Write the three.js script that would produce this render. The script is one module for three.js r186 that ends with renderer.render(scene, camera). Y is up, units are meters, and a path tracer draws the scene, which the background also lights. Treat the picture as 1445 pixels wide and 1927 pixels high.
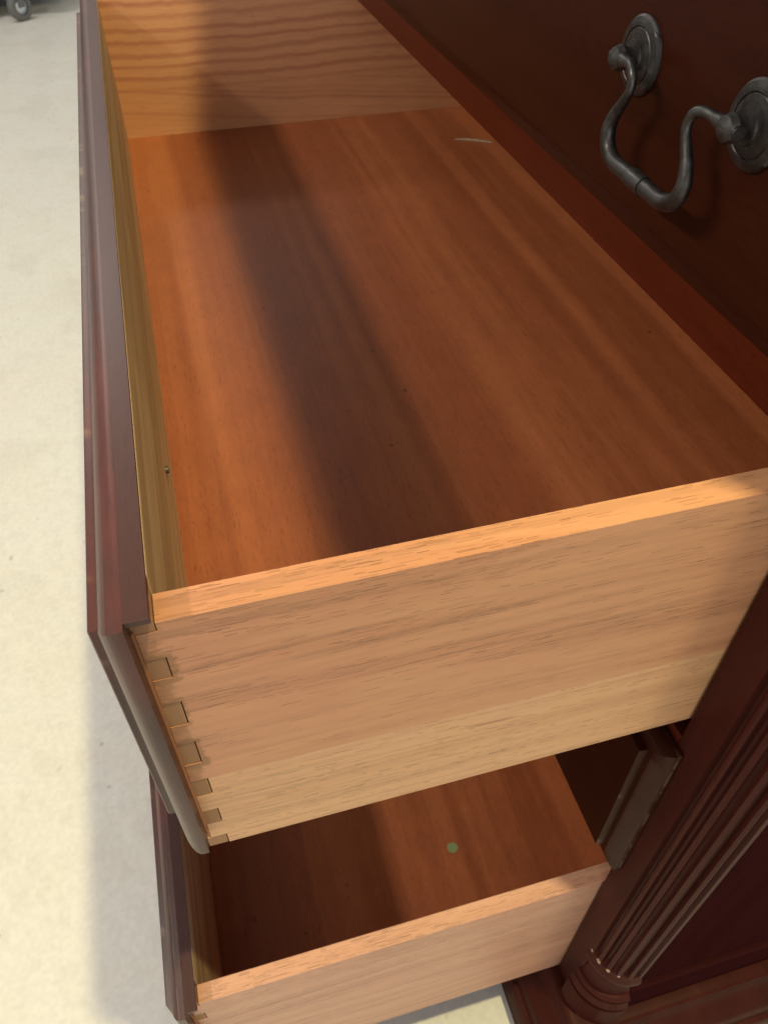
import * as THREE from 'three';
import { RoundedBoxGeometry } from 'three/addons/geometries/RoundedBoxGeometry.js';
import { mergeGeometries, toCreasedNormals, mergeVertices } from 'three/addons/utils/BufferGeometryUtils.js';
import { RectAreaLightUniformsLib } from 'three/addons/lights/RectAreaLightUniformsLib.js';

// ------------------------------------------------------------------ camera, light, exposure
const scene = new THREE.Scene();
const camera = new THREE.PerspectiveCamera(65.8, 1445 / 1927, 0.01, 60);
{
  const m = new THREE.Matrix4().makeBasis(
    new THREE.Vector3(0.2670, -0.0001, -0.9637), new THREE.Vector3(-0.6860, 0.7023, -0.1901), new THREE.Vector3(0.6768, 0.7119, 0.1875));
  camera.quaternion.setFromRotationMatrix(m);
  camera.position.set(0.1640, 0.2019, 0.2106);
  camera.focus = 0.34; camera.userData.fStop = 24;
}
scene.add(camera);
const renderer = new THREE.WebGLRenderer({ antialias: true });
renderer.toneMapping = THREE.LinearToneMapping;
renderer.toneMappingExposure = 1.0;
renderer.shadowMap.enabled = true;
RectAreaLightUniformsLib.init();
scene.background = new THREE.Color().setRGB(0.45, 0.435, 0.41);      // dim daylight standing in the garage
function area(w, h, at, to, rgb, intensity) {
  const l = new THREE.RectAreaLight(new THREE.Color().setRGB(...rgb), intensity, w, h);
  l.position.set(...at); l.lookAt(...to); scene.add(l); return l;
}
area(0.055, 0.055, [0.26, 1.75, -0.178], [0.0, 0.0, 0.1], [1, 0.87, 0.44], 4250);         // warm ceiling lamp above the dresser
area(1.2, 0.16, [-0.3, 1.8, 2.42], [-0.3, -0.2, 0.1], [1, 0.91, 0.78], 84);              // long ceiling lamp out in front of the dresser
area(3.2, 2.0, [3.6, 0.55, 1.3], [0, -0.2, 0.1], [0.92, 0.95, 1.0], 2.0);                // open garage door behind the camera
area(1.2, 0.3, [-3.4, 1.8, 1.1], [-2.6, -0.72, 0.9], [1, 0.95, 0.88], 20);                // added unseen light that brightens the far floor and drawer tops

// ------------------------------------------------------------------ helpers
let seed = 7;
function rnd() { seed = (seed * 1664525 + 1013904223) >>> 0; return seed / 4294967296; }
function hash(x, y, s) { let h = (x * 374761393 + y * 668265263 + s * 2246822519) | 0; h = Math.imul(h ^ (h >>> 13), 1274126177); return ((h ^ (h >>> 16)) >>> 0) / 4294967296; }
function vn(x, y, s = 0) {
  const xi = Math.floor(x), yi = Math.floor(y), fx = x - xi, fy = y - yi, u = fx * fx * (3 - 2 * fx), v = fy * fy * (3 - 2 * fy);
  const a = hash(xi, yi, s), b = hash(xi + 1, yi, s), c = hash(xi, yi + 1, s), d = hash(xi + 1, yi + 1, s);
  return a + (b - a) * u + (c - a) * v + (a - b - c + d) * u * v;
}
function fbm(x, y, o = 4, s = 0) { let t = 0, a = 0.5, n = 0; for (let i = 0; i < o; i++) { t += a * vn(x, y, s + i * 17); n += a; a *= 0.5; x *= 2.03; y *= 2.03; } return t / n; }
const sm = (a, b, x) => { const t = Math.min(1, Math.max(0, (x - a) / (b - a))); return t * t * (3 - 2 * t); };
const mix = (a, b, t) => a + (b - a) * t;
const mix3 = (a, b, t) => [mix(a[0], b[0], t), mix(a[1], b[1], t), mix(a[2], b[2], t)];
const toS = (c) => { c = Math.min(1, Math.max(0, c)); return 255 * (c <= 0.0031308 ? 12.92 * c : 1.055 * Math.pow(c, 1 / 2.4) - 0.055); };
// dashes: an optional Float32 layer of pores drawn before the texture; fn(u metres, v metres, px) -> linear rgb
function poreLayer(w, h, mu, mv, n, len, thick, weight, slope = 0) {
  const L = new Float32Array(w * h), px = w / mu, py = h / mv;
  for (let i = 0; i < n; i++) {
    const u = rnd() * mu, v = rnd() * mv;
    if (rnd() > weight(u, v)) continue;
    const l = mix(len[0], len[1], rnd() * rnd()) * px, t = mix(thick[0], thick[1], rnd()) * py, k = 0.35 + 0.65 * rnd(), sl = (slope + (rnd() - 0.5) * 0.02) * py / px;
    const x0 = Math.floor(u * px), x1 = Math.ceil(u * px + l);
    for (let x = x0; x <= x1; x++) {
      if (x < 0 || x >= w) continue;
      const e = Math.min(1, 4 * Math.sin(Math.PI * Math.min(1, Math.max(0, (x - x0 + 0.5) / (x1 - x0 + 1)))) ** 1.2), yc = v * py + (x - x0) * sl, hw = t * 0.5 * (0.5 + 0.5 * e);
      for (let y = Math.floor(yc - hw - 1); y <= yc + hw + 1; y++) {
        if (y < 0 || y >= h) continue;
        const a = k * e * Math.min(1, Math.max(0, hw + 0.5 - Math.abs(y + 0.5 - yc)));
        if (a > L[y * w + x]) L[y * w + x] = a;
      }
    }
  }
  return L;
}
function tex(w, h, mu, mv, fn, data = false) {
  const d = new Uint8Array(w * h * 4);
  for (let y = 0; y < h; y++) for (let x = 0; x < w; x++) {
    const c = fn((x + 0.5) / w * mu, (y + 0.5) / h * mv, y * w + x), i = (y * w + x) * 4;
    if (data) { d[i] = d[i + 1] = d[i + 2] = Math.min(255, Math.max(0, c * 255)); } else { d[i] = toS(c[0]); d[i + 1] = toS(c[1]); d[i + 2] = toS(c[2]); }
    d[i + 3] = 255;
  }
  const t = new THREE.DataTexture(d, w, h, THREE.RGBAFormat);
  t.magFilter = THREE.LinearFilter; t.minFilter = THREE.LinearMipmapLinearFilter; t.generateMipmaps = true;
  t.wrapS = t.wrapT = THREE.MirroredRepeatWrapping; if (!data) t.colorSpace = THREE.SRGBColorSpace;
  t.userData = { mu, mv }; t.needsUpdate = true; return t;
}
// uv in metres along a grain axis, divided by the texture's size
function grainUV(g, axis, mu, mv, off = [0, 0]) {
  g = g.index ? g.toNonIndexed() : g;
  const p = g.attributes.position, uv = new Float32Array(p.count * 2), A = new THREE.Vector3(), B = new THREE.Vector3(), C = new THREE.Vector3(), N = new THREE.Vector3();
  for (let i = 0; i < p.count; i += 3) {
    A.fromBufferAttribute(p, i); B.fromBufferAttribute(p, i + 1); C.fromBufferAttribute(p, i + 2);
    N.subVectors(B, A).cross(C.clone().sub(A));
    const n = [Math.abs(N.x), Math.abs(N.y), Math.abs(N.z)]; const k = n.indexOf(Math.max(...n));
    let ua = axis, va = 3 - axis - k; if (k === axis) { ua = (axis + 1) % 3; va = 3 - ua - k; }
    [A, B, C].forEach((q, j) => { const c = [q.x, q.y, q.z]; uv[(i + j) * 2] = (c[ua] - off[0]) / mu; uv[(i + j) * 2 + 1] = (c[va] - off[1]) / mv; });
  }
  g.setAttribute('uv', new THREE.BufferAttribute(uv, 2)); return g;
}
const used = {};
function numbered(n) { if (!(n in used)) { used[n] = 0; return n; } used[n]++; return n + '_' + String(used[n]).padStart(3, '0'); }
function thing(name, label, category, group) { const o = new THREE.Group(); o.name = numbered(name); o.userData = { label, category }; if (group) o.userData.group = group; scene.add(o); return o; }
function part(name, geometry, material, parent) { const m = new THREE.Mesh(geometry, material); m.name = name; m.castShadow = m.receiveShadow = true; parent.add(m); return m; }
function box(x0, x1, y0, y1, z0, z1, r = 0.0008) {
  const w = x1 - x0, h = y1 - y0, d = z1 - z0;
  const g = new RoundedBoxGeometry(w, h, d, 2, Math.min(r, w / 2.2, h / 2.2, d / 2.2)); g.translate((x0 + x1) / 2, (y0 + y1) / 2, (z0 + z1) / 2); return g;
}
const wood = (m, axis, g, off) => grainUV(g, axis, m.map.userData.mu, m.map.userData.mv, off);
// polygon in (z, y), extruded along x from x0 to x1
function plate(pts, x0, x1, bevel = 0.0004) {
  const s = new THREE.Shape(pts.map(([a, b]) => new THREE.Vector2(a, b)));
  const b = bevel, g0 = new THREE.ExtrudeGeometry(s, { depth: x1 - x0 - 2 * b, bevelEnabled: b > 0, bevelThickness: b, bevelSize: b, bevelOffset: -b, bevelSegments: 1 });
  const g = g0.index ? g0.toNonIndexed() : g0, p = g.attributes.position;
  for (let i = 0; i < p.count; i++) p.setXYZ(i, x0 + b + p.getZ(i), p.getY(i), p.getX(i));
  for (let i = 0; i < p.count; i += 3) { const t = [p.getX(i + 1), p.getY(i + 1), p.getZ(i + 1)]; p.setXYZ(i + 1, p.getX(i + 2), p.getY(i + 2), p.getZ(i + 2)); p.setXYZ(i + 2, ...t); }
  g.deleteAttribute('normal'); g.computeVertexNormals(); return g;
}
// rectangular loops (mitred corners): prof = [[inset, rise], ...]; plane 'z' (front board) or 'y' (mould round the case)
function mitred(x0, x1, y0, y1, prof, base, opt = {}) {
  const P = [], col = [], step = opt.step || 0.012, hue = opt.color, loops = [];
  const nx = Math.max(1, Math.round((x1 - x0) / step)), ny = Math.max(1, Math.round((y1 - y0) / step));
  for (const [d, r] of prof) {
    const l = [], X0 = x0 + d, X1 = x1 - d, Y0 = y0 + d, Y1 = y1 - d;
    for (let i = 0; i < nx; i++) l.push([mix(X0, X1, i / nx), Y0, base + r]);
    for (let i = 0; i < ny; i++) l.push([X1, mix(Y0, Y1, i / ny), base + r]);
    for (let i = 0; i < nx; i++) l.push([mix(X1, X0, i / nx), Y1, base + r]);
    for (let i = 0; i < ny; i++) l.push([X0, mix(Y1, Y0, i / ny), base + r]);
    loops.push(l);
  }
  const n = loops[0].length, push = (q, k, i) => { P.push(...q); if (hue) col.push(...hue(k, i, q)); };
  for (let k = 0; k + 1 < loops.length; k++) for (let i = 0; i < n; i++) {
    const j = (i + 1) % n, a = loops[k][i], b = loops[k][j], c = loops[k + 1][j], d = loops[k + 1][i];
    push(a, k, i); push(b, k, j); push(c, k + 1, j); push(a, k, i); push(c, k + 1, j); push(d, k + 1, i);
  }
  const cap = (k, up) => {
    const l = loops[k], a = l[0], b = l[nx], c = l[nx + ny], d = l[2 * nx + ny], t = up ? [a, b, c, a, c, d] : [a, c, b, a, d, c];
    const far = prof.length - 1;
    for (const q of t) { P.push(...q); if (hue) col.push(...hue(k === far ? far + 1 : -1, 0, q)); }
  };
  cap(0, false); cap(loops.length - 1, true);
  let g = new THREE.BufferGeometry(); g.setAttribute('position', new THREE.BufferAttribute(new Float32Array(P), 3));
  if (hue) g.setAttribute('color', new THREE.BufferAttribute(new Float32Array(col), 3));
  g = toCreasedNormals(g, 0.6); return g;
}
function sweep(pts, rad, n = 80, m = 14, squash = 1) {
  const c = new THREE.CatmullRomCurve3(pts.map((q) => new THREE.Vector3(...q)), false, 'centripetal'), fr = c.computeFrenetFrames(n), P = [], I = [];
  for (let i = 0; i <= n; i++) {
    const t = i / n, q = c.getPoint(t), tan = c.getTangent(t), b = new THREE.Vector3(0, 0, 1).addScaledVector(tan, -tan.z).normalize(), a = new THREE.Vector3().crossVectors(tan, b), r = rad(t);
    for (let j = 0; j < m; j++) { const f = j / m * 2 * Math.PI, v = q.clone().addScaledVector(a, Math.cos(f) * r).addScaledVector(b, Math.sin(f) * r * squash); P.push(v.x, v.y, v.z); }
  }
  for (let i = 0; i < n; i++) for (let j = 0; j < m; j++) { const a = i * m + j, b = i * m + (j + 1) % m, c2 = a + m, d = b + m; I.push(a, b, c2, b, d, c2); }
  const e0 = P.length / 3; let q = c.getPoint(0); P.push(q.x, q.y, q.z); q = c.getPoint(1); P.push(q.x, q.y, q.z);
  for (let j = 0; j < m; j++) { I.push(e0, (j + 1) % m, j, e0 + 1, n * m + j, n * m + (j + 1) % m); }
  const g = new THREE.BufferGeometry(); g.setAttribute('position', new THREE.BufferAttribute(new Float32Array(P), 3)); g.setIndex(I); g.computeVertexNormals(); return g;
}
const latheZ = (pts, seg = 48) => { const g = new THREE.LatheGeometry(pts.map(([r, z]) => new THREE.Vector2(r, z)), seg); g.rotateX(Math.PI / 2); return g; };

// ------------------------------------------------------------------ materials
const GROUND = -0.72;
// side of the upper drawer: u = z from -0.02, v = y from -0.18
const PINS = [[-0.0045, 0.0], [-0.031, -0.019], [-0.062, -0.0466], [-0.092, -0.075], [-0.1196, -0.1057], [-0.147, -0.134], [-0.17, -0.161]];
function sideTexture(w, h, tone, off, marks) {
  const mu = 0.30, mv = 0.20;
  const band = (u, v) => fbm(u * 5, v * 90 + 3 * fbm(u * 6, v * 10, 2, off + 9), 3, off + 3);
  const L = poreLayer(w, h, mu, mv, 3800, [0.004, 0.018], [0.00012, 0.00024], (u, v) => (v > 0.078 ? 0.10 + 0.75 * sm(0.42, 0.62, band(u, v)) + 0.35 * sm(0.12, 0.17, v) : 0.05));
  const L2 = poreLayer(w, h, mu, mv, 2200, [0.002, 0.010], [0.00014, 0.00030], (u, v) => (v > 0.078 ? 0.2 : 0.75), 0.05);
  return tex(w, h, mu, mv, (u, v, i) => {
    const b = band(u, v), b2 = fbm(u * 9 + 40, v * 240, 2, off + 5), cl = fbm(u * 14, v * 26, 4, off + 21), fl = fbm(u * 130, v * 620, 2, off + 31);
    let c = mix3(tone[0], tone[1], sm(0.38, 0.72, b) * 0.60);
    c = mix3(c, tone[2], sm(0.52, 0.75, cl) * 0.45);
    const ln = fbm(u * 3.5 + 0.02 * v, v * 620 + 5 * fbm(u * 9, v * 20, 2, off + 45), 2, off + 41);
    let k = 0.89 + 0.12 * b2 + 0.08 * (fl - 0.5) - 0.20 * sm(0.52, 0.80, ln) * (0.35 + 0.65 * sm(0.38, 0.62, b));
    if (marks) for (const [z0, z1, y0, y1, a] of marks) {                       // glue and torn fibre round the pins
      const du = Math.max(0, Math.abs(u - 0.02 - (z0 + z1) / 2) - (z1 - z0) / 2), dv = Math.max(0, Math.abs(v - 0.18 - (y0 + y1) / 2) - (y1 - y0) / 2);
      const d = Math.hypot(du, dv) + 0.004 * (fbm(u * 420, v * 420, 3, 77) - 0.5);
      const s = sm(0.0022, 0.0, d) * a; c = mix3(c, [0.26, 0.115, 0.035], s);
    }
    k *= 1 - 0.80 * L[i] - 0.20 * L2[i];
    return [c[0] * k, c[1] * k * (1 - 0.06 * L[i]), c[2] * k * (1 - 0.2 * L[i])];
  });
}
const texSideU = sideTexture(2048, 1365, [[0.55, 0.262, 0.124], [0.43, 0.180, 0.084], [0.50, 0.208, 0.113]], 0, [
  [0.239, 0.2475, -0.033, -0.018, 0.75], [0.239, 0.2475, -0.094, -0.074, 0.8], [0.240, 0.248, -0.063, -0.046, 0.65], [0.2425, 0.2475, -0.11, -0.01, 0.5]]);
const texSideL = sideTexture(1024, 683, [[0.57, 0.300, 0.185], [0.48, 0.230, 0.140], [0.53, 0.26, 0.17]], 400, null);
const texBoardLow = (() => {                                                    // paler board glued on along the bottom
  const w = 1536, h = 512, mu = 0.30, mv = 0.10, L = poreLayer(w, h, mu, mv, 1700, [0.002, 0.012], [0.00025, 0.0007], (u, v) => 0.25 + 0.6 * fbm(u * 12, v * 60, 2, 5), 0.03);
  return tex(w, h, mu, mv, (u, v, i) => {
    const b = fbm(u * 6, v * 110 + 2 * fbm(u * 8, v * 9, 2, 61), 3, 63), cl = fbm(u * 16, v * 30, 4, 67), fl = fbm(u * 120, v * 560, 2, 69);
    let c = mix3([0.62, 0.335, 0.158], [0.53, 0.270, 0.118], sm(0.4, 0.75, b) * 0.6); c = mix3(c, [0.60, 0.32, 0.17], sm(0.55, 0.75, cl) * 0.35);
    const st = sm(0.0016, 0.0002, Math.abs(v - 0.06 - (u - 0.13) * 0.035)) * sm(0.016, 0.006, Math.abs(u - 0.135)); c = mix3(c, [0.34, 0.13, 0.06], st * 0.75);
    const ln = fbm(u * 4 + v, v * 520 + 4 * fbm(u * 9, v * 20, 2, 73), 2, 75), k = (0.96 + 0.10 * (fl - 0.5) - 0.14 * sm(0.5, 0.8, ln)) * (1 - 0.42 * L[i]); return [c[0] * k, c[1] * k, c[2] * k * (1 - 0.1 * L[i])];
  });
})();
const texFar = (() => {                                                         // red oak with wide dark growth rings; v = y from -0.18
  const w = 1536, h = 768, mu = 0.46, mv = 0.20, L = poreLayer(w, h, mu, mv, 4200, [0.003, 0.014], [0.0003, 0.0007], () => 0.6, 0.02);
  return tex(w, h, mu, mv, (u, v, i) => {
    const y = v - 0.18, wav = 0.0026 * (fbm(u * 18, v * 7, 3, 81) - 0.5) * 2 + 0.0009 * (fbm(u * 130, v * 20, 2, 83) - 0.5) * 2;
    const up = sm(-0.088, -0.070, y), ph = (y + wav + 0.015 * fbm(u * 3, 0, 2, 85) + 0.010 * fbm(u * 1.5, v * 45, 2, 86)) / 0.0112, f = ph - Math.floor(ph), amp = 0.45 + 0.55 * hash(Math.floor(ph), 3, 5);
    const ring = up * amp * (sm(0.0, 0.30, f) * sm(0.62, 0.40, f));
    const ph2 = (y - u * 0.10 + 0.006 * fbm(u * 12, v * 12, 2, 87)) / 0.0052, f2 = ph2 - Math.floor(ph2), ring2 = (1 - up) * 0.5 * hash(Math.floor(ph2), 9, 6) * sm(0, 0.4, f2) * sm(1, 0.5, f2);
    const b = fbm(u * 8, v * 70, 3, 89), fl = fbm(u * 60, v * 500, 2, 91);
    let c = mix3([0.66, 0.335, 0.160], [0.57, 0.265, 0.118], b); c = mix3(c, [0.40, 0.145, 0.070], ring * (0.75 + 0.5 * (fl - 0.5)) + ring2);
    const k = (0.96 + 0.12 * (fl - 0.5)) * (1 - 0.16 * L[i]); return [c[0] * k, c[1] * k, c[2] * k];
  });
})();
function bottomTexture(w, h, tone, off) {                                       // ribbon-striped mahogany, grain along x; v = z
  const mu = 0.80, mv = 0.46, L = poreLayer(w, h, mu, mv, 26000, [0.002, 0.007], [0.0003, 0.0006], (u, v) => 0.35 + 0.4 * fbm(u * 8, v * 40, 2, off));
  const spots = []; for (let i = 0; i < 26; i++) spots.push([rnd() * mu, rnd() * mv, 0.0008 + 0.0016 * rnd()]);
  return tex(w, h, mu, mv, (u, v, i) => {
    const wob = 0.010 * (fbm(u * 3.2, v * 4, 3, off + 1) - 0.5) + 0.0016 * (fbm(u * 40, v * 30, 2, off + 2) - 0.5);
    const s1 = fbm(u * 0.9 + 5, (v + wob) * 40, 3, off + 3), s2 = fbm(u * 2.2, (v + wob) * 170, 2, off + 4), cl = fbm(u * 7, v * 9, 4, off + 5), fl = fbm(u * 160, v * 900, 2, off + 6);
    let c = mix3(tone[0], tone[1], sm(0.30, 0.62, s1)); c = mix3(c, tone[2], sm(0.45, 0.75, s2) * 0.12); c = mix3(c, tone[3], sm(0.52, 0.72, cl) * 0.30);
    const ln = fbm(u * 5, (v + wob * 0.4) * 560, 2, off + 9);
    let k = (1.0 + 0.10 * (fl - 0.5) - 0.06 * sm(0.45, 0.8, ln)) * (1 - 0.30 * L[i]) * (0.94 + 0.16 * (fbm(u * 55, v * 90, 3, off + 8) - 0.5));
    for (const [a, b, r] of spots) { const d = Math.hypot(u - a, v - b); if (d < r) k *= 1 - 0.5 * sm(r, r * 0.3, d); }
    const du = hash(i, 7, off) > 0.99975 ? 0.12 : 0;                            // grains of dust
    return [c[0] * k + du, c[1] * k + du, c[2] * k + du];
  });
}
const BOTTOM = [[0.40, 0.126, 0.046], [0.285, 0.080, 0.029], [0.40, 0.130, 0.048], [0.29, 0.088, 0.040]];
const texBotU = bottomTexture(2048, 1178, BOTTOM, 200);
const texBotL = bottomTexture(1024, 589, BOTTOM, 300);
const texInner = tex(1536, 256, 0.80, 0.16, (u, v) => {                         // greenish brown inner face of the front
  const b = fbm(u * 4, v * 130, 3, 101), cl = fbm(u * 9, v * 14, 3, 103), fl = fbm(u * 60, v * 500, 2, 105);
  let c = mix3([0.58, 0.42, 0.255], [0.42, 0.285, 0.16], sm(0.3, 0.7, b)); c = mix3(c, [0.38, 0.265, 0.155], sm(0.5, 0.75, cl) * 0.5); const k = 0.95 + 0.15 * (fl - 0.5);
  return [c[0] * k, c[1] * k, c[2] * k];
});
function caseTexture(w, h, mu, mv, off, lo) {                                   // grey-scale grain and dust for stained mahogany
  const L = poreLayer(w, h, mu, mv, Math.round(w * h / 160), [0.002, 0.012], [0.0002, 0.0005], () => 0.5);
  const specks = new Float32Array(w * h); for (let i = 0; i < w * h / 9000; i++) { const x = Math.floor(rnd() * w), y = Math.floor(rnd() * h); specks[y * w + x] = rnd(); if (rnd() < 0.4 && x + 1 < w) specks[y * w + x + 1] = rnd() * 0.6; }
  return tex(w, h, mu, mv, (u, v, i) => {
    const b = fbm(u * 6, v * 110, 3, off), cl = fbm(u * 9, v * 12, 4, off + 3), fl = fbm(u * 180, v * 900, 2, off + 5);
    const k = lo * (0.72 + 0.32 * b + 0.30 * (cl - 0.5) + 0.16 * (fl - 0.5)) * (1 - 0.30 * L[i]), s = specks[i] * 0.10;
    return [k + s, k * (0.97 + 0.06 * cl) + s * 2, k + s * 2.5];
  });
}
const texCase = caseTexture(1024, 1024, 0.30, 0.30, 500, 1);
const bumpCase = tex(512, 512, 0.05, 0.05, (u, v) => fbm(u * 420, v * 420, 3, 610), true);
const texFloor = (() => {
  const w = 2048, h = 1024, mu = 3.2, mv = 1.6, specks = new Float32Array(w * h);
  for (let i = 0; i < 1000; i++) {
    const x = rnd() * w, y = rnd() * h, r = 0.6 + 3.4 * rnd() ** 4, e = 0.5 + rnd(), k = 0.15 + 0.5 * rnd();
    for (let b = Math.floor(y - 6); b < y + 6; b++) for (let a = Math.floor(x - 6); a < x + 6; a++) if (a >= 0 && b >= 0 && a < w && b < h) {
      const d = Math.hypot((a - x) * e, b - y) + 1.2 * (vn(a * 0.7, b * 0.7, 3) - 0.5); specks[b * w + a] = Math.max(specks[b * w + a], k * sm(r, r * 0.3, d));
    }
  }
  return tex(w, h, mu, mv, (u, v, i) => {
    const a = fbm(u * 2.2, v * 2.2, 4, 701), b = fbm(u * 15, v * 15, 4, 703), f = fbm(u * 240, v * 240, 2, 705), st = sm(0.60, 0.72, fbm(u * 7 + 3, v * 7, 4, 709));
    let c = mix3([0.69, 0.675, 0.625], [0.64, 0.63, 0.585], a); c = mix3(c, [0.66, 0.625, 0.55], sm(0.45, 0.7, b) * 0.35); c = mix3(c, [0.46, 0.43, 0.375], st * 0.16); c = mix3(c, [0.50, 0.47, 0.42], 0.14 * sm(0.58, 0.72, fbm(u * 60, v * 60, 3, 713)));
    const k = (0.96 + 0.14 * (f - 0.5)) * (1 - 0.55 * specks[i]); return [c[0] * k, c[1] * k, c[2] * k];
  });
})();
const bumpFloor = tex(1024, 1024, 0.5, 0.5, (u, v) => 0.6 * fbm(u * 160, v * 160, 4, 801) + 0.4 * fbm(u * 20, v * 20, 2, 803), true);
function mat(o) { return new THREE.MeshPhysicalMaterial(o); }
const M = {
  sideU: mat({ map: texSideU, roughness: 0.50, clearcoat: 0.12, clearcoatRoughness: 0.4 }),
  sideLow: mat({ map: texBoardLow, roughness: 0.48, clearcoat: 0.12, clearcoatRoughness: 0.4 }),
  sideL: mat({ map: texSideL, roughness: 0.50, clearcoat: 0.15, clearcoatRoughness: 0.4 }),
  far: mat({ map: texFar, roughness: 0.48, clearcoat: 0.12, clearcoatRoughness: 0.4 }),
  botU: mat({ map: texBotU, roughness: 0.42, specularIntensity: 0.6 }),
  botL: mat({ map: texBotL, roughness: 0.42, specularIntensity: 0.5 }),
  inner: mat({ map: texInner, roughness: 0.6 }),
  front: mat({ map: texCase, vertexColors: true, roughness: 0.36, specularIntensity: 0.65 }),
  dark: mat({ map: texCase, vertexColors: true, roughness: 0.34, specularIntensity: 0.12 }),
  panel: mat({ map: texCase, color: new THREE.Color().setRGB(0.034, 0.008, 0.008), roughness: 0.6, specularIntensity: 0 }),
  rail: mat({ map: texCase, color: new THREE.Color().setRGB(0.078, 0.0125, 0.0040), roughness: 0.40, specularIntensity: 0.2 }),
  column: mat({ map: texCase, color: new THREE.Color().setRGB(0.052, 0.0125, 0.0088), roughness: 0.38, specularIntensity: 0.06 }),
  inside: mat({ map: texCase, color: new THREE.Color().setRGB(0.20, 0.10, 0.05), roughness: 0.7 }),
  pin: mat({ map: texInner, color: new THREE.Color().setRGB(0.72, 0.54, 0.42), roughness: 0.75 }),
  raw: mat({ map: texInner, color: new THREE.Color().setRGB(0.75, 0.42, 0.28), roughness: 0.8 }),
  chip: mat({ color: new THREE.Color().setRGB(0.34, 0.24, 0.15), roughness: 0.8 }),
  bronze: mat({ color: new THREE.Color().setRGB(0.15, 0.128, 0.105), metalness: 0.85, roughness: 0.40 }),
  nail: mat({ color: new THREE.Color().setRGB(0.16, 0.15, 0.14), metalness: 0.8, roughness: 0.45 }),
  green: mat({ color: new THREE.Color().setRGB(0.24, 0.30, 0.12), roughness: 0.6 }),
  floor: mat({ map: texFloor, bumpMap: bumpFloor, bumpScale: 0.0012, roughness: 0.55 }),
  slate: mat({ color: new THREE.Color().setRGB(0.035, 0.042, 0.058), roughness: 0.45 }),
  tyre: mat({ color: new THREE.Color().setRGB(0.14, 0.14, 0.14), roughness: 0.7 }),
  hub: mat({ color: new THREE.Color().setRGB(0.62, 0.68, 0.74), metalness: 0.3, roughness: 0.4 }),
};
{ // bronze wear
  const t = tex(512, 512, 0.05, 0.05, (u, v) => { const a = sm(0.42, 0.68, fbm(u * 160, v * 160, 4, 901)), f = fbm(u * 900, v * 900, 2, 905); return mix3([0.034, 0.028, 0.024], [0.100, 0.097, 0.095], a * 0.5 + 0.15 + 0.2 * f); });
  M.bronze.map = t; M.bronze.color.setRGB(1, 1, 1);
  M.bronze.roughnessMap = tex(256, 256, 0.05, 0.05, (u, v) => 0.55 + 0.45 * fbm(u * 200, v * 200, 3, 911), true); M.bronze.roughness = 0.55;
}

// ------------------------------------------------------------------ the setting
{
  const g = new THREE.PlaneGeometry(16, 16, 1, 1); g.rotateX(-Math.PI / 2); g.translate(-2, GROUND, 1);
  const f = part('floor', grainUV(g, 0, 3.2, 1.6), M.floor, scene); f.name = 'concrete_floor'; f.userData = { kind: 'structure', label: 'pale cream concrete floor with dark specks', category: 'floor' };
}

// ------------------------------------------------------------------ dresser carcass
const XL = -0.778, XM = XL - 0.0218 - 0.0275;                     // far end of the opening; far face of the case
const dresser = thing('dresser', 'dark red mahogany dresser with fluted corner columns and drawers pulled open', 'dresser');
const TOP = 0.58, DEEP = -0.46;
for (const s of [0, 1]) {                                          // stiles beside the drawer openings
  const x0 = s ? XL - 0.0218 : 0.0012, x1 = s ? XL - 0.0012 : 0.0218;
  part('stile', wood(M.column, 1, box(x0, x1, -0.615, TOP, -0.0275, 0, 0.001)), M.column, dresser);
}
const railY = [[0.006, 0.047], [-0.205, -0.187], [-0.372, -0.340], [-0.615, -0.6085], [0.235, 0.275], [0.52, TOP]];
railY.forEach(([a, b], i) => part('rail', wood(M.rail, 0, box(XL - 0.0012, 0.0012, a, b, -0.05, -0.0002, 0.0012), [0.1 * i, 0.03 * i]), M.rail, dresser));
for (const s of [0, 1]) {                                          // case sides: frame and recessed panel
  const X = (x) => (s ? XL - x : x), b2 = (a, b, c, d, e, f, r) => (s ? box(X(b), X(a), c, d, e, f, r) : box(a, b, c, d, e, f, r));
  const side = part('side_panel', wood(M.panel, 1, b2(0.026, 0.0425, -0.545, TOP - 0.03, DEEP + 0.03, -0.029)), M.panel, dresser);
  part('frame_rail', wood(M.panel, 2, b2(0.024, 0.0475, -0.615, -0.545, DEEP, -0.029, 0.0025)), M.panel, side);
  part('frame_rail', wood(M.panel, 2, b2(0.024, 0.0475, TOP - 0.07, TOP, DEEP, -0.029, 0.0025)), M.panel, side);
  part('frame_stile', wood(M.panel, 1, b2(0.024, 0.0475, -0.545, TOP - 0.07, DEEP, DEEP + 0.06, 0.0025)), M.panel, side);
}
part('back_panel', wood(M.inside, 0, box(XL - 0.024, 0.024, -0.60, TOP, DEEP, DEEP + 0.012)), M.inside, dresser);
for (const y of [-0.19, -0.38]) part('dust_panel', wood(M.inside, 0, box(XL - 0.02, 0.02, y, y + 0.008, DEEP + 0.012, -0.05)), M.inside, dresser);
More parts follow.
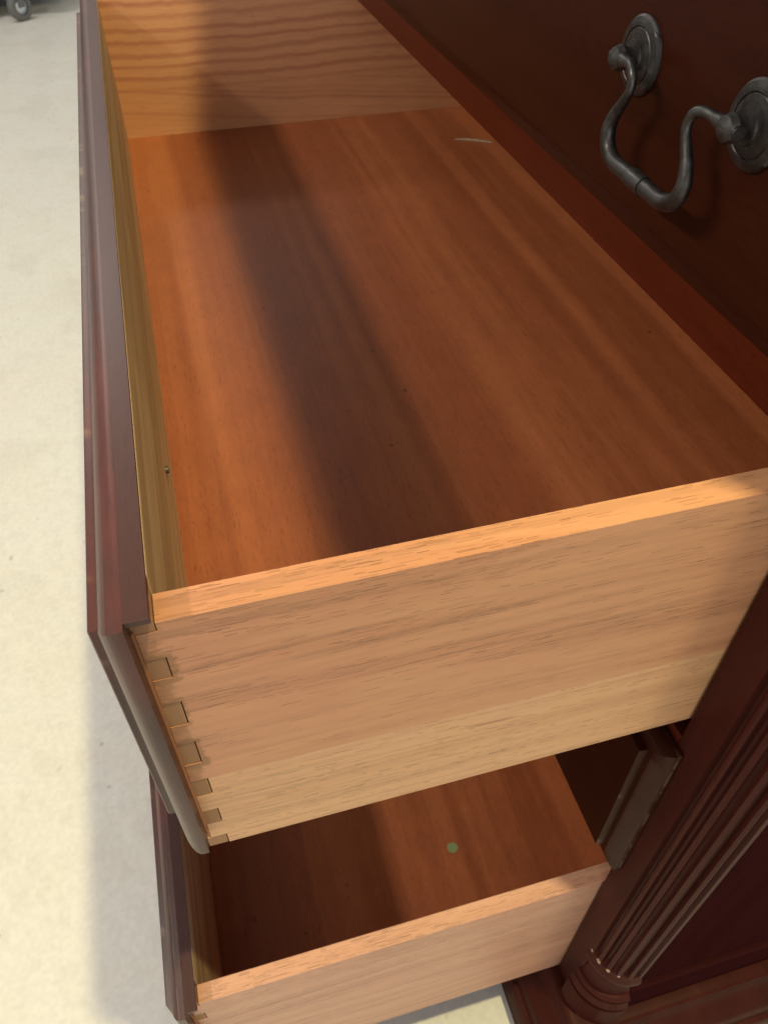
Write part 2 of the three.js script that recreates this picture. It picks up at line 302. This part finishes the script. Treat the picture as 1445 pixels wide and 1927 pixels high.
{
  const gTop = mitred(XM - 0.012, 0.0493 + 0.012, -0.035, -DEEP + 0.005, [[0.004, 0], [0, 0.004], [0, 0.012], [0.003, 0.018], [0.008, 0.022]], 0, { step: 0.5 });
  gTop.rotateX(-Math.PI / 2); gTop.translate(0, TOP, 0);
  part('top_board', wood(M.panel, 0, gTop), M.panel, dresser);
  // base mould round the case: inset is measured inwards from the widest outline
  const W = 0.034, prof = [[0, 0]]; prof.push([0, 0.052], [0.001, 0.054], [0.0045, 0.0555], [0.0045, 0.058]);
  for (let i = 0; i <= 10; i++) { const t = i / 10; prof.push([0.0055 + 0.020 * (t - Math.sin(2 * Math.PI * t) / (2 * Math.PI) * 0.9), 0.060 + 0.044 * t]); }
  for (let i = 0; i <= 6; i++) { const a = Math.PI * (i / 6 - 0.5); prof.push([0.0278 - 0.0032 * Math.cos(a), 0.1095 + 0.0035 * Math.sin(a)]); }
  prof.push([0.036, 0.1135]);
  const gb = mitred(XM - W, 0.0493 + W, -W, -DEEP + 0.01, prof, 0, { step: 0.5 }); gb.rotateX(-Math.PI / 2); gb.translate(0, GROUND, 0);
  part('base_moulding', wood(M.column, 0, gb), M.column, dresser);
}
for (const s of [0, 1]) {                                          // fluted quarter columns
  const cx = 0.0218, cz = -0.0275, R = 0.0275, P = [], I = [], nt = 230, rows = [];
  const ring = [[-0.492, 0.0], [-0.494, 0.0006], [-0.498, 0.0018], [-0.503, 0.0020], [-0.508, 0.0010], [-0.510, -0.0005], [-0.5105, -0.0022], [-0.519, -0.0036], [-0.530, -0.0025], [-0.538, -0.0005], [-0.5385, 0.0018], [-0.543, 0.0042], [-0.5475, 0.0018], [-0.549, 0.0016], [-0.5495, 0.0036], [-0.557, 0.0064], [-0.5645, 0.0040], [-0.565, 0.0026], [-0.5655, 0.0060], [-0.606, 0.0060]];
  for (const y of [TOP, 0.5, 0.3, 0.1, -0.1, -0.3, -0.45, -0.478]) rows.push([y, 1, 0]);
  for (let i = 1; i <= 6; i++) rows.push([-0.478 - 0.011 * i / 6, Math.sqrt(Math.max(0, 1 - (i / 6) ** 2)), 0]);
  for (const [y, d] of ring) rows.push([y, 0, d]);
  for (const [y, f, d] of rows) for (let j = 0; j <= nt; j++) {
    const th = mix(-4, 94, j / nt), q = (th - 9) / 18, e = Math.abs(q - Math.round(q)), inR = Math.round(q) >= 0 && Math.round(q) <= 4 ? 1 : 0;
    const fl = inR * f * 0.0042 * Math.sqrt(Math.max(0, 1 - (e / 0.31) ** 2)), rr = R + d - fl - 0.0004 * inR * f * sm(0.44, 0.5, e) * 0, a = th * Math.PI / 180;
    const x = cx + rr * Math.sin(a), z = cz + rr * Math.cos(a); P.push(s ? XL - x : x, y, z);
  }
  for (let i = 0; i + 1 < rows.length; i++) for (let j = 0; j < nt; j++) { const a = i * (nt + 1) + j, b = a + 1, c = a + nt + 1, d = c + 1; if (s) I.push(a, b, c, b, d, c); else I.push(a, c, b, b, c, d); }
  let g = new THREE.BufferGeometry(); g.setAttribute('position', new THREE.BufferAttribute(new Float32Array(P), 3)); g.setIndex(I);
  g = toCreasedNormals(g.toNonIndexed(), 0.5);
  const col = part('corner_column', wood(M.column, 1, g), M.column, dresser);
  part('column_core', box(...(s ? [XL - 0.0375, XL - 0.0218] : [0.0218, 0.0375]), -0.606, TOP, -0.0275, -0.0118), M.column, col);
  if (!s) [[-1, 0.9], [17, 1.3], [36, 1.15], [54, 0.8]].forEach(([th, k], i) => {   // chipped lower ends of the ridges
    const a = (th + 0.5) * Math.PI / 180, gg = new THREE.IcosahedronGeometry(0.0016 * k, 1), p = gg.attributes.position;
    for (let j = 0; j < p.count; j++) { const n = 0.7 + 0.6 * hash(Math.round(p.getX(j) * 9e4), Math.round(p.getY(j) * 9e4), i + Math.round(p.getZ(j) * 9e4)); p.setXYZ(j, p.getX(j) * n, p.getY(j) * n * 1.3, p.getZ(j) * n * 0.5); }
    gg.rotateY(a); gg.translate(cx + (R - 0.0002) * Math.sin(a), -0.489, cz + (R - 0.0002) * Math.cos(a)); gg.computeVertexNormals(); part('chip', gg, M.chip, col);
  });
}

// ------------------------------------------------------------------ drawers
const PROF = [[0, 0], [0, 0.0006], [0, 0.0025]];
for (let i = 1; i <= 12; i++) { const a = i / 12 * Math.PI / 2; PROF.push([0.0135 * (1 - Math.cos(a)), 0.0025 + 0.0070 * Math.sin(a)]); }
PROF.push([0.0148, 0.0095], [0.0150, 0.0098], [0.0150, 0.0134], [0.0156, 0.0140]);
const LAST = PROF.length - 1;
// stained front with its thumb moulding; edges worn to pale wood here and there
function frontBoard(x0, x1, y0, y1, zBack, key, tone, wear) {
  const hue = (k, i, q) => {
    let c = tone.slice();
    const f = fbm((q[0] + q[1]) * 70 + key, (q[0] - q[1]) * 60, 4, 31 + key), f2 = fbm((q[0] + q[1]) * 40 + key, k, 2, 51 + key);
    if (k === 2 && key > 20) c = mix3(c, [0.42, 0.29, 0.18], wear * sm(0.50, 0.66, f));
    if (k === LAST || k === LAST - 1) c = mix3(c, [0.38, 0.27, 0.17], wear * 0.8 * sm(0.62, 0.72, f));
    if (wear > 0.42) c = mix3(c, [0.15, 0.034, 0.028], 0.40 * sm(0.45, 0.75, fbm((q[0] + q[1]) * 11 + key, (q[0] - q[1]) * 9, 5, 71 + key)));
    return c.map((v) => v * (0.9 + 0.2 * f2));
  };
  return wood(M.front, 0, mitred(x0, x1, y0, y1, PROF, zBack, { color: hue, step: 0.003 }));
}
function white(g, c) { const n = g.attributes.position.count, a = new Float32Array(n * 3); for (let i = 0; i < n; i++) a.set(c, i * 3); g.setAttribute('color', new THREE.BufferAttribute(a, 3)); return g; }
function handle(drawer, xc, yc, z0) {
  const h = new THREE.Group(); h.name = 'handle'; h.position.set(xc, yc, z0); drawer.add(h);
  const buv = (g) => grainUV(g, 0, 0.05, 0.05);
  const ros = [[0.0146, 0], [0.0146, 0.0010], [0.0138, 0.0021], [0.0120, 0.0027], [0.0108, 0.0027], [0.0104, 0.0020], [0.0100, 0.0027], [0.0082, 0.0036], [0.0058, 0.0042], [0.0, 0.0043]].reverse();
  const post = [[0.0, 0.0148], [0.0018, 0.0146], [0.0042, 0.0128], [0.0050, 0.0103], [0.0043, 0.0080], [0.0036, 0.0066], [0.0036, 0.0056], [0.0058, 0.0052], [0.0063, 0.0044], [0.0063, 0.0036]];
  for (const s of [-1, 1]) {
    const smooth = (p) => { const g = latheZ(p, 56); return toCreasedNormals(g.toNonIndexed(), 0.7); };
    const r = smooth(ros); r.translate(s * 0.040, 0, 0.0002); part('rosette', buv(r), M.bronze, h);
    const p = smooth(post); p.translate(s * 0.0395, 0, 0); part('post', buv(p), M.bronze, h);
    const sc = new THREE.CylinderGeometry(0.0021, 0.0024, 0.0110, 18); sc.rotateZ(Math.PI / 2); sc.translate(s * 0.0395, 0, 0.0105); part('pivot_pin', buv(sc), M.bronze, h);
  }
  // swan-neck bail: half shape mirrored
  const half = [[0.0385, 0.0000, 0.0105], [0.0330, 0.0006, 0.0112], [0.0268, 0.0012, 0.0125], [0.0225, -0.0004, 0.0135], [0.0208, -0.0052, 0.0140], [0.0232, -0.0105, 0.0142], [0.0272, -0.0165, 0.0145], [0.0294, -0.0230, 0.0150], [0.0268, -0.0296, 0.0153], [0.0200, -0.0328, 0.0155], [0.0100, -0.0332, 0.0155]];
  const pts = [...half.map(([x, y, z]) => [-x, y, z]), [0, -0.0332, 0.0155], ...half.slice().reverse()];
  const rad = (t) => { const e = Math.abs(t - 0.5) * 2; return mix(0.0034, 0.0020, sm(0.28, 0.62, e)) + 0.0011 * sm(0.86, 0.97, e) ; };
  part('bail', buv(sweep(pts, rad, 150, 18, 0.9)), M.bronze, h);
  const clr = new THREE.CylinderGeometry(0.0038, 0.0038, 0.0105, 28, 6); { const p = clr.attributes.position; for (let i = 0; i < p.count; i++) { const y = p.getY(i) / 0.00525, k = 1 + 0.04 * (1 - y * y); p.setX(i, p.getX(i) * k); p.setZ(i, p.getZ(i) * k * 0.94); } clr.computeVertexNormals(); }
  clr.rotateZ(Math.PI / 2); clr.translate(0, -0.0332, 0.0155); part('collar', buv(clr), M.bronze, h);
  return h;
}
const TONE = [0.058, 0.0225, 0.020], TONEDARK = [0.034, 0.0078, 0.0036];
// an open drawer: yT top of the sides, yB their bottom, zF inner face of the front
function openDrawer(o) {
  const { root, yT, yB, zF, key } = o, zB = zF - 0.42, t = 0.012, yF = yB + 0.046, lipZ = zF + 0.008;
  const front = part('front_panel', frontBoard(XL - 0.009, 0.009, yB + 0.015, yT + 0.0098, lipZ, key, TONE, 0.45), M.front, root);
  part('front_core', white(wood(M.front, 0, box(XL - 0.0055, 0.0058, yT + 0.0070, yT + 0.00975, zF, lipZ + 0.001, 0.0004)), TONE), M.front, front);
  part('inner_face', wood(M.inner, 0, box(XL + t, -t, yB + 0.014, yT + 0.0094, zF - 0.0002, lipZ, 0.0003), [XL, yB + 0.02]), M.inner, front);
  // pins of the front showing between the tails of the side, and the torn raw edge behind the lip
  const H = yT - yB, pins = PINS.map(([a, b]) => [yT + a * H / 0.17, yT + b * H / 0.17]);
  for (const [a, b0] of pins) { const b = b0 > yT - 0.001 ? yT + 0.0075 : b0; part('dovetail_pin', wood(M.pin, 1, box(-t + 0.001, -0.0001 - 0.0003 * rnd(), a + 0.0001, b - 0.0003, zF + 0.00045, lipZ + 0.001, 0.0004), [rnd() * 0.3, 0]), M.pin, front); }
  part('raw_edge', wood(M.raw, 1, box(-0.006, 0.0012, yB + 0.017, yT - 0.002, lipZ - 0.0009, lipZ + 0.001, 0.0004)), M.raw, front);
  for (const far of [0, 1]) {
    const m1 = far ? M.far : o.side, X0 = far ? XL : -t, X1 = far ? XL + t : 0, seamF = yT - 0.1060 * H / 0.17, seamB = yT - 0.1000 * H / 0.17;
    const zE = lipZ - 0.0010, teeth = [];                     // outline of the dovetailed end from top to bottom
    const pts = [[zB, yT]]; 
    if (far) { const yU = yT + 0.0055; pts[0][1] = yU; pts.push([zF + 0.003, yU], [zF + 0.003, yB], [zB, yB]); part('side', wood(m1, 2, plate(pts, X0, X1), [zB, yT - 0.18]), m1, root); continue; }
    const outline = []; let inPin = true;
    for (const [a, b] of pins) { outline.push([zE, b], [zF, b], [zF, a], [zE, a]); }
    // the first pin touches the top, the last one the bottom
    const seq = outline.slice(1, outline.length - 1);
    const side = new THREE.Group(); side.name = 'side'; root.add(side);
    if (o.low) {
      const upPts = [[zB, yT]], loPts = []; let cut = false;
      for (const q of seq) { if (!cut && q[1] < seamF - 1e-6) { cut = true; upPts.push([zF, seamF]); loPts.push([zF, seamF]); } (cut ? loPts : upPts).push(q); }
      const upper = upPts.concat([[zB, seamB - 0.006]]), lower = loPts.concat([[zB, yB], [zB, seamB - 0.006]]);
      part('board', wood(m1, 2, plate(upper, X0, X1, 0.0001), o.offU), m1, side);
      part('board', wood(o.low, 2, plate(lower, X0, X1 - 0.00015, 0.0001), o.offL), o.low, side);
    } else part('board', wood(m1, 2, plate([[zB, yT], ...seq, [zB, yB]], X0, X1, 0.0004), o.offU), m1, side);
  }
  part('back', wood(M.far, 0, box(XL + t, -t, yB + 0.02, yT - 0.002, zB, zB + t)), M.far, root);
  part('bottom_panel', wood(o.bottom, 0, box(XL + t - 0.003, -t + 0.003, yF - 0.006, yF, zB + 0.006, zF + 0.003, 0.0003), [XL, zF - 0.45]), o.bottom, root);
  return root;
}
const upper = thing('drawer', 'pulled-out drawer with peach oak sides and bare striped red-brown bottom, above the other open one', 'drawer');
openDrawer({ root: upper, yT: 0, yB: -0.17, zF: 0.24, key: 3, side: M.sideU, low: M.sideLow, offU: [-0.02, -0.18], offL: [-0.02, -0.18], bottom: M.botU });
const lower = thing('drawer', 'pulled-out bottom drawer with pinkish wood side and a green sticker dot inside', 'drawer');
openDrawer({ root: lower, yT: -0.4008, yB: -0.607, zF: 0.2925, key: 11, side: M.sideL, offU: [0.0, -0.61], bottom: M.botL });
{
  const g = new THREE.CylinderGeometry(0.0050, 0.0050, 0.0004, 40); { const p = g.attributes.position; for (let i = 0; i < p.count; i++) { const a = Math.atan2(p.getZ(i), p.getX(i)), k = 0.9 + 0.22 * vn(3 + 2 * Math.cos(a), 3 + 2 * Math.sin(a), 8); p.setX(i, p.getX(i) * k); p.setZ(i, p.getZ(i) * k); } } g.translate(-0.110, -0.5608, 0.067);
  part('sticker_dot', g, M.green, lower);
  const n = new THREE.CylinderGeometry(0.0019, 0.0021, 0.002, 18); n.rotateX(Math.PI / 2); n.translate(-0.172, -0.0862, 0.2390); part('nail', n, M.nail, upper);
  const n2 = n.clone(); n2.translate(0.158, 0.03, 0); part('nail', n2, M.nail, upper);
}
function closedDrawer(root, y0, y1, key, withHandle) {
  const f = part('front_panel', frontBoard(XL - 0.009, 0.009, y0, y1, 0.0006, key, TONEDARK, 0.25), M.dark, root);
  const core = white(wood(M.front, 0, box(XL + 0.002, -0.002, y0 + 0.012, y1 - 0.012, -0.018, 0.0006)), TONEDARK); part('front_core', core, M.dark, f);
  if (withHandle) for (const x of [-0.112, XL + 0.112]) handle(root, x, withHandle, 0.0146);
  return root;
}
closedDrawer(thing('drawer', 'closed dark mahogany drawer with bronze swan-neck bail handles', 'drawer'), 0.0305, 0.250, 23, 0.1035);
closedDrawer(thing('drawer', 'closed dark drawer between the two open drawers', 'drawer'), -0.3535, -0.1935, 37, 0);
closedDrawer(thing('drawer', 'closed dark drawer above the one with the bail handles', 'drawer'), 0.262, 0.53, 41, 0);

// ------------------------------------------------------------------ small loose things and the far cart
{
  const g = sweep([[-0.021, 0.0006, 0.001], [-0.008, 0.0007, -0.0006], [0.006, 0.0006, -0.0002], [0.021, 0.0006, 0.0014]], (t) => 0.0004 + 0.0011 * Math.sin(Math.PI * t) ** 0.7 * (0.8 + 0.4 * vn(t * 14, 1, 4)), 30, 7), o = part('wood_splinter', g, M.chip, scene);
  o.position.set(-0.660, -0.1239, -0.118); o.rotation.y = 1.1; o.userData = { label: 'thin pale splinter of wood lying on the red-brown drawer bottom', category: 'splinter' };
}
{
  const cart = thing('rolling_cart', 'dark slate rolling cart on grey castors standing on the concrete floor', 'cart');
  cart.position.set(-3.93, GROUND, 0.655);
  part('body', box(-0.75, -0.06, 0.105, 0.72, -0.18, 0.75, 0.02), M.slate, cart);
  part('skirt', box(-0.55, -0.02, 0.028, 0.10, 0.11, 0.52, 0.015), M.slate, cart);
  for (const [x, z] of [[0, 0], [-0.66, 0], [0, 0.62], [-0.66, 0.62]]) {
    const c = new THREE.Group(); c.name = 'castor'; c.position.set(x, 0.052, z); c.rotation.y = -0.85; cart.add(c);
    const ty = new THREE.LatheGeometry([[0.030, -0.016], [0.046, -0.017], [0.051, -0.012], [0.052, 0], [0.051, 0.012], [0.046, 0.017], [0.030, 0.016]].map(([r, y]) => new THREE.Vector2(r, y)), 40); ty.rotateX(Math.PI / 2);
    part('tyre', ty, M.tyre, c);
    const hb = new THREE.LatheGeometry([[0.0, -0.014], [0.012, -0.019], [0.014, -0.013], [0.031, -0.012], [0.031, 0.012], [0.014, 0.013], [0.012, 0.019], [0.0, 0.014]].map(([r, y]) => new THREE.Vector2(r, y)), 32); hb.rotateX(Math.PI / 2);
    part('hub', hb, M.hub, c);
    part('fork', mergeGeometries([box(-0.012, 0.02, 0.0, 0.056, 0.021, 0.024), box(-0.012, 0.02, 0.0, 0.056, -0.024, -0.021), box(-0.014, 0.022, 0.053, 0.058, -0.024, 0.024)]), M.tyre, c);
  }
}
renderer.render(scene, camera);
